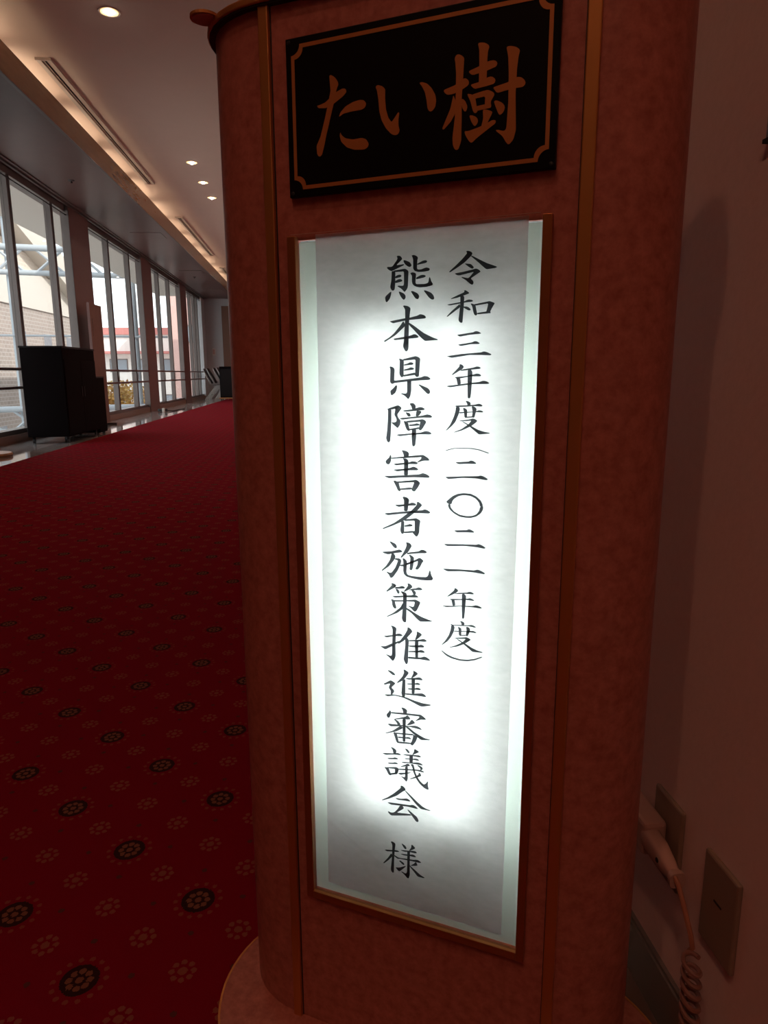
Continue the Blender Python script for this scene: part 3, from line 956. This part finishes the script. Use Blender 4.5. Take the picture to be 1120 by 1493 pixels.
# ------------------------------------------------------------------ wall sockets, tap and coiled cord
def wall_plate(y0, y1, z0, z1, label, slots):
    p = empty('wall_outlet', (WX, (y0+y1)/2, z0)); tag(p, label, 'outlet')
    w_, h = (y1-y0)/2, z1-z0
    box('cover_plate', (-.007, 0, -w_, w_, 0, h), M['plate_wall'], p, .003)
    for (a, b_) in slots:
        box('slot', (-.0075, -.0068, a-.0075, a+.0075, b_-.0012, b_+.0012), M['slot'], p)
    return p
wall_plate(.757, .828, .219, .339, 'ivory wall outlet plate with the white tap plugged in', [])
wall_plate(.634, .702, .213, .333, 'ivory wall plate with one narrow slot beside the coiled cord', [(0, .068)])
tp = empty('power_tap', (WX, .80, .26)); tag(tp, 'pale multi-way power tap plugged into the wall outlet', 'power tap')
box('tap_body', (-.040, -.007, -.012, .072, -.004, .044), M['white_pl'], tp, .005)
for (y, z) in ((.056, .034), (.035, .030), (.040, .008), (.015, .008)):
    box('socket_slot', (-.0406, -.0398, y-.004, y+.004, z-.0012, z+.0012), M['slot'], tp)
# plug leaning down out of the tap
pg = empty('power_plug', (WX-.028, .795, .282)); tag(pg, 'pale ribbed plug of the coiled cord in the power tap', 'plug')
bm = bmesh.new()
sect = [(.0, .015, .013), (-.03, .014, .0125), (-.052, .011, .010), (-.066, .008, .008), (-.070, .0105, .0105), (-.076, .0105, .0105)]
rings = []
for yy, hz, hx in sect:
    zc = yy*.12
    rings.append([bm.verts.new((hx*math.copysign(abs(math.cos(a))**.6, math.cos(a)), yy, zc + hz*math.copysign(abs(math.sin(a))**.6, math.sin(a)))) for a in [2*math.pi*k/16 for k in range(16)]])
for A, B in zip(rings, rings[1:]):
    for k in range(16): bm.faces.new((A[k], A[(k+1) % 16], B[(k+1) % 16], B[k]))
bm.faces.new(rings[0][::-1]); bm.faces.new(rings[-1])
obj('plug_body', bm, M['white_pl'], pg, True)
bm = bmesh.new(); lathe(bm, [(0, .001), (.0032, .0008), (.0035, 0)], 12)
for q in bm.verts: q.co = Vector((-.0122 - q.co.z, -.045 + q.co.x, -.002 + q.co.y))
obj('screw_hole', bm, M['slot'], pg)
cd = empty('coiled_cord', (WX-.02, .70, 0)); tag(cd, 'brown coiled cord hanging from the plug below the wall outlet', 'cord')
tubes('straight_run', [(-.012, .022, .280), (-.010, .012, .270), (-.008, .004, .255), (-.006, -.004, .238), (-.004, -.012, .222), (-.003, -.016, .208), (-.004, -.010, .196)], .0032, M['cord'], cd, 8)
pts = []
for k in range(0, 16*10+1):
    a = 2*math.pi*k/16
    f = k/(16*10)
    pts.append((-.010 + .0085*math.cos(a), -.028 - .012*f + .0125*math.sin(a), .205 - .155*f))
tubes('coil', pts, .0030, M['coil'], cd, 7)
sg = empty('room_sign', (WX, .60, 1.13)); tag(sg, 'blue-grey sign plate on the cream wall above the outlets', 'sign')
box('sign_panel', (-.004, 0, -.13, .122, 0, .028), M['signplate'], sg, .002)
box('sign_rim', (-.006, 0, -.13, .123, -.003, .001), M['slot'], sg)

# ------------------------------------------------------------------ things along the windows
cb = empty('rolling_cabinet', (-3.505, 10.28, 0)); tag(cb, 'tall black rolling cabinet standing on the granite strip', 'cabinet')
box('carcass', (-.265, .265, -.68, .67, .09, 1.245), M['cab'], cb, .006)
box('top_board', (-.272, .272, -.69, .68, 1.245, 1.27), M['cab_trim'], cb, .004)
for a, b_ in ((-.66, -.01), (.0, .65)):
    d = box('door', (.265, .275, a, b_, .12, 1.10), M['cab'], cb, .003)
    box('handle', (.275, .285, (b_-.06 if a < -.5 else a+.03), (b_-.03 if a < -.5 else a+.06), .6, .74), M['cab_trim'], d)
for x in (-.22, .22):
    for y in (-.60, .60):
        cs = box('caster', (x-.012, x+.012, y-.02, y+.02, .05, .09), M['cab_trim'], cb)
        bm = bmesh.new()
        tube(bm, [(x-.012, y, .031), (x+.012, y, .031)], .031, 14)
        obj('wheel', bm, M['rubber'], cs, True)
c2 = empty('low_cabinet', (-3.49, 11.18, 0)); tag(c2, 'low black box standing behind the tall rolling cabinet', 'cabinet')
box('carcass', (-.22, .24, -.19, .20, .03, .85), M['cab'], c2, .005)
box('top_board', (-.225, .245, -.195, .205, .85, .87), M['cab_trim'], c2, .003)
for x in (-.17, .19):
    for y in (-.15, .16):
        box('foot', (x-.02, x+.02, y-.02, y+.02, 0, .03), M['rubber'], c2)
bd = empty('partition_board', (-3.77, 12.95, 0)); tag(bd, 'tall brown partition board standing upright before a column', 'partition')
box('panel', (-.02, .02, -.30, .36, .03, 2.10), M['board'], bd, .003)
for y in (-.31, .36): box('edge_strip', (-.022, .022, y, y+.012, .03, 2.105), M['column'], bd)
box('hand_slot', (.0195, .0215, -.21, -.195, 1.55, 1.85), M['slot'], bd)
for y in (-.22, .28): box('foot', (-.16, .16, y-.02, y+.02, 0, .03), M['alu_dark'], bd, .004)
tr = empty('round_stand_base', (-3.66, 8.18, 0)); tag(tr, 'round varnished wooden stand base lying on the granite strip', 'stand base')
bm = bmesh.new(); lathe(bm, [(0, .0), (.235, 0), (.245, .012), (.245, .028), (.235, .04), (.0, .045)], 36); obj('disc', bm, M['wood'], tr, True)
bm = bmesh.new(); lathe(bm, [(.2465, .010), (.2465, .016)], 36); obj('rim_band', bm, M['slot'], tr)
cc = empty('cable_coil', (-3.66, 17.45, 0)); tag(cc, 'coiled black cable with a white plug at the foot of a column', 'cable')
pts = [(.10*math.cos(a)*(1+.08*math.sin(3*a)), .12*math.sin(a), .02+.045*(k/96)+.006*math.sin(5*a)) for k in range(97) for a in [2*math.pi*k*5/96]]
tubes('loops', pts, .014, M['rubber'], cc, 7)
tubes('lead', [(.10, 0, .03), (.2, .25, .012), (.24, .6, .012), (.22, 1.0, .012), (.30, 1.25, .012)], .012, M['rubber'], cc, 7)
bm = bmesh.new(); bx(bm, .02, .075, -.16, -.06, .0, .10); obj('plug', bm, M['far_white'], cc, bevel=.008)

# stacked chairs
def make_chair():
    t = empty('stacking_chair')
    tag(t, 'chrome stacking chair with dark curved back in the nested row by the end wall', 'chair', 'nested chairs by the end wall')
    # faces +X; back on the -X side
    def sheet(name, f, nu, nv, th, m):
        bm = bmesh.new()
        g = [[bm.verts.new(f(i/nu, j/nv)) for j in range(nv+1)] for i in range(nu+1)]
        for i in range(nu):
            for j in range(nv): bm.faces.new((g[i][j], g[i+1][j], g[i+1][j+1], g[i][j+1]))
        o = obj(name, bm, m, t, True)
        md = o.modifiers.new('thick', 'SOLIDIFY'); md.thickness = th; md.offset = 0
        return o
    sheet('backrest', lambda a, b: (-.30 + .22*(1-b) - .06*math.sin(b*1.5)*b + .02*math.cos((a-.5)*3), -.21+.42*a, .58+.50*b), 8, 8, .03, M['seat'])
    sheet('seat', lambda a, b: (-.06+.42*a, -.21+.42*b, .515), 6, 6, .010, M['seat'])
    for s in (-1, 1):
        tubes('side_frame', [(-.36, .22*s, 1.07), (-.28, .225*s, .85), (-.12, .225*s, .56), (-.02, .225*s, .50), (.34, .225*s, .51)], .011, M['chrome'], t, 7)
        tubes('leg', [(.06, .215*s, .50), (-.34, .225*s, .0)], .011, M['chrome'], t, 7)
        tubes('leg', [(.12, .215*s, .50), (.34, .225*s, .0)], .011, M['chrome'], t, 7)
    tubes('crossbar', [(-.12, -.22, .22), (-.12, .22, .22)], .009, M['chrome'], t, 6)
    return t
ch0 = make_chair()
for k, dx in enumerate((0, .125, .345, .47)):
    c = ch0 if k == 0 else copy_tree(ch0)
    c.location = (-3.48+dx, 25.6, .012*k)
    c['label'] = ('chrome stacking chair at the window end of the nested row', 'chrome stacking chair second from the windows in the nested row',
                  'chrome stacking chair second from the black loudspeaker in the nested row', 'chrome stacking chair next to the black loudspeaker in the nested row')[k]
sk = empty('black_loudspeaker', (-2.95, 24.8, 0)); tag(sk, 'black box loudspeaker on a wooden dolly beside the stacked chairs', 'loudspeaker')
box('cabinet', (-.23, .23, -.22, .22, .10, 1.15), M['cab'], sk, .01)
box('grille', (-.20, .20, -.232, -.22, .14, 1.06), M['cab_trim'], sk, .003)
box('dolly', (-.27, .27, -.26, .26, .06, .10), M['wood'], sk, .004)
for x in (-.2, .2):
    for y in (-.2, .2):
        bm = bmesh.new(); tube(bm, [(x-.015, y, .03), (x+.015, y, .03)], .03, 12); obj('wheel', bm, M['rubber'], sk, True)

# ------------------------------------------------------------------ outdoors
GZ = -4.0
struct(box('ground', (-70, 40, -20, 130, GZ-.2, GZ), M['ground']))
# truss walkway frame: direction almost square to the corridor
TD = Vector((.977, .21, 0)); T0 = Vector((-9.7, 24.0, 0))
tw = empty('steel_truss', T0, math.atan2(TD.y, TD.x)); tag(tw, 'white steel truss frame with cross braces outside the windows', 'truss')
XA, XB = -1.3, 4.9
for z, r in ((4.86, .10), (4.10, .085), (-.20, .10), (-.92, .085)):
    tubes('chord', [(XA, 0, z), (XB, 0, z)], r, M['steel_white'], tw, 12)
for z in (5.85, 2.15):
    tubes('tie_bar', [(XA, 0, z), (XB, 0, z)], .035, M['steel_white'], tw, 8)
x = XA
while x < XB-.5:
    for z0, z1 in ((4.10, 4.86), (-.92, -.20)):
        tubes('brace', [(x, 0, z0), (x+.85, 0, z1)], .05, M['steel_white'], tw, 6)
        tubes('brace', [(x, 0, z1), (x+.85, 0, z0)], .05, M['steel_white'], tw, 6)
    x += 1.15
for x in (-1.05, .2, 2.2, 3.85):
    tubes('post', [(x, .18, GZ), (x, .18, 6.6)], .11, M['steel_white'], tw, 12)
# neighbouring wing across the court, parallel to the corridor
wg = empty('brick_building', (-12, 20, GZ)); tag(wg, 'beige brick building with a sloping roof beam across the court', 'building')
g = -GZ
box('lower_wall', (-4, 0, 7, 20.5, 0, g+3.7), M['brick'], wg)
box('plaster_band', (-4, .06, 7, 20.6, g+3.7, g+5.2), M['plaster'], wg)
box('upper_wall', (-4, -.05, 7, 15.5, g+5.2, g+6.0), M['sunlit_brick'], wg)
bm = bmesh.new()
P1 = [(0, 7.0, 8.96), (0, 19.0, 5.1), (0, 19.0, 6.3), (0, 7.0, 10.33)]
for xx in (-3.5, .55):
    pass
va = [bm.verts.new((-3.5, y, g+z-1.2)) for _, y, z in P1]; vb = [bm.verts.new((.55, y, g+z-1.2)) for _, y, z in P1]
bm.faces.new(va); bm.faces.new(vb[::-1])
for i in range(4):
    j = (i+1) % 4
    bm.faces.new((va[i], va[j], vb[j], vb[i]))
obj('roof_beam', bm, M['beam'], wg)
bm = bmesh.new()
P2 = [(0, 7.0, 8.56), (0, 17.5, 5.2), (0, 7.0, 5.2)]
va = [bm.verts.new((-3.6, y, g+z-1.0)) for _, y, z in P2]; vb = [bm.verts.new((-.3, y, g+z-1.0)) for _, y, z in P2]
bm.faces.new(va); bm.faces.new(vb[::-1])
for i in range(3):
    j = (i+1) % 3
    bm.faces.new((va[i], va[j], vb[j], vb[i]))
obj('gable_wall', bm, M['sunlit_brick'], wg)
for yy, z0, z1 in ((10.4, 1.35, 2.75), (13.3, 1.35, 2.75), (16.2, 1.35, 2.75), (7.6, 1.35, 2.75), (7.6, -2.2, -1), (10.4, -2.2, -1)):
    wf = box('window', (-.02, .02, yy, yy+1.1, g+z0, g+z1), M['far_red'] if False else M['brick'], wg)
    box('pane', (.015, .03, yy+.1, yy+1.0, g+z0+.1, g+z1-.05), M['far_glass'], wf)
# far white school-like block
fb = empty('white_building', (-16, 62, GZ)); tag(fb, 'long white building with a dark red roof band beyond the trees', 'building')
box('walls', (-22, 14, 0, 10, 0, g+4.2), M['far_white'], fb)
box('roof_band', (-22.2, 14.2, -.3, 10, g+4.2, g+4.75), M['far_red'], fb)
for z in (1.1, -1.9):
    for k in range(16):
        xx = -20+2.1*k
        wf = box('window', (xx, xx+1.5, -.04, .02, g+z, g+z+1.1), M['alu'], fb)
        box('pane', (xx+.08, xx+1.42, -.06, -.03, g+z+.08, g+z+1.02), M['far_glass'], wf)
box('canopy', (-22, 14, -1.2, 0, g+2.6, g+2.8), M['far_red'], fb)
pk = empty('pink_building', (-6.6, 50, GZ)); tag(pk, 'tall pale pink building seen between the far mullions', 'building')
box('walls', (-3, 4, 0, 8, 0, g+9), M['far_pink'], pk)
box('roof_slab', (-3.3, 4.3, -.3, 8.3, g+9, g+9.4), M['far_white'], pk)
for z in (3.0, 6.0):
    wf = box('window', (-2.4, -1.2, -.04, .02, g+z, g+z+1.2), M['alu'], pk)
    box('pane', (-2.3, -1.3, -.06, -.03, g+z+.1, g+z+1.1), M['far_glass'], wf)
# autumn tree in the forecourt
te = empty('autumn_tree', (-10.1, 38.5, GZ)); tag(te, 'round tree with orange and green autumn leaves outside', 'tree')
tubes('trunk', [(0, 0, 0), (.05, 0, 1.6), (.0, .1, 3.0)], [.16, .12, .06], M['bark'], te, 8)
bm = bmesh.new()
for k in range(2600):
    while True:
        p = Vector((random.uniform(-1, 1), random.uniform(-1, 1), random.uniform(-1, 1)))
        if .25 < p.length < 1: break
    p = Vector((p.x*1.75, p.y*1.75, 3.15+p.z*1.45))
    a = Vector((random.gauss(0, 1), random.gauss(0, 1), random.gauss(0, 1))).normalized()
    b_ = a.orthogonal().normalized()
    s_ = random.uniform(.07, .13)
    bm.faces.new([bm.verts.new(p+a*s_), bm.verts.new(p+b_*s_*.6), bm.verts.new(p-a*s_), bm.verts.new(p-b_*s_*.6)])
tag(obj('foliage', bm, M['leaf'], te, fix=False), kind='stuff')
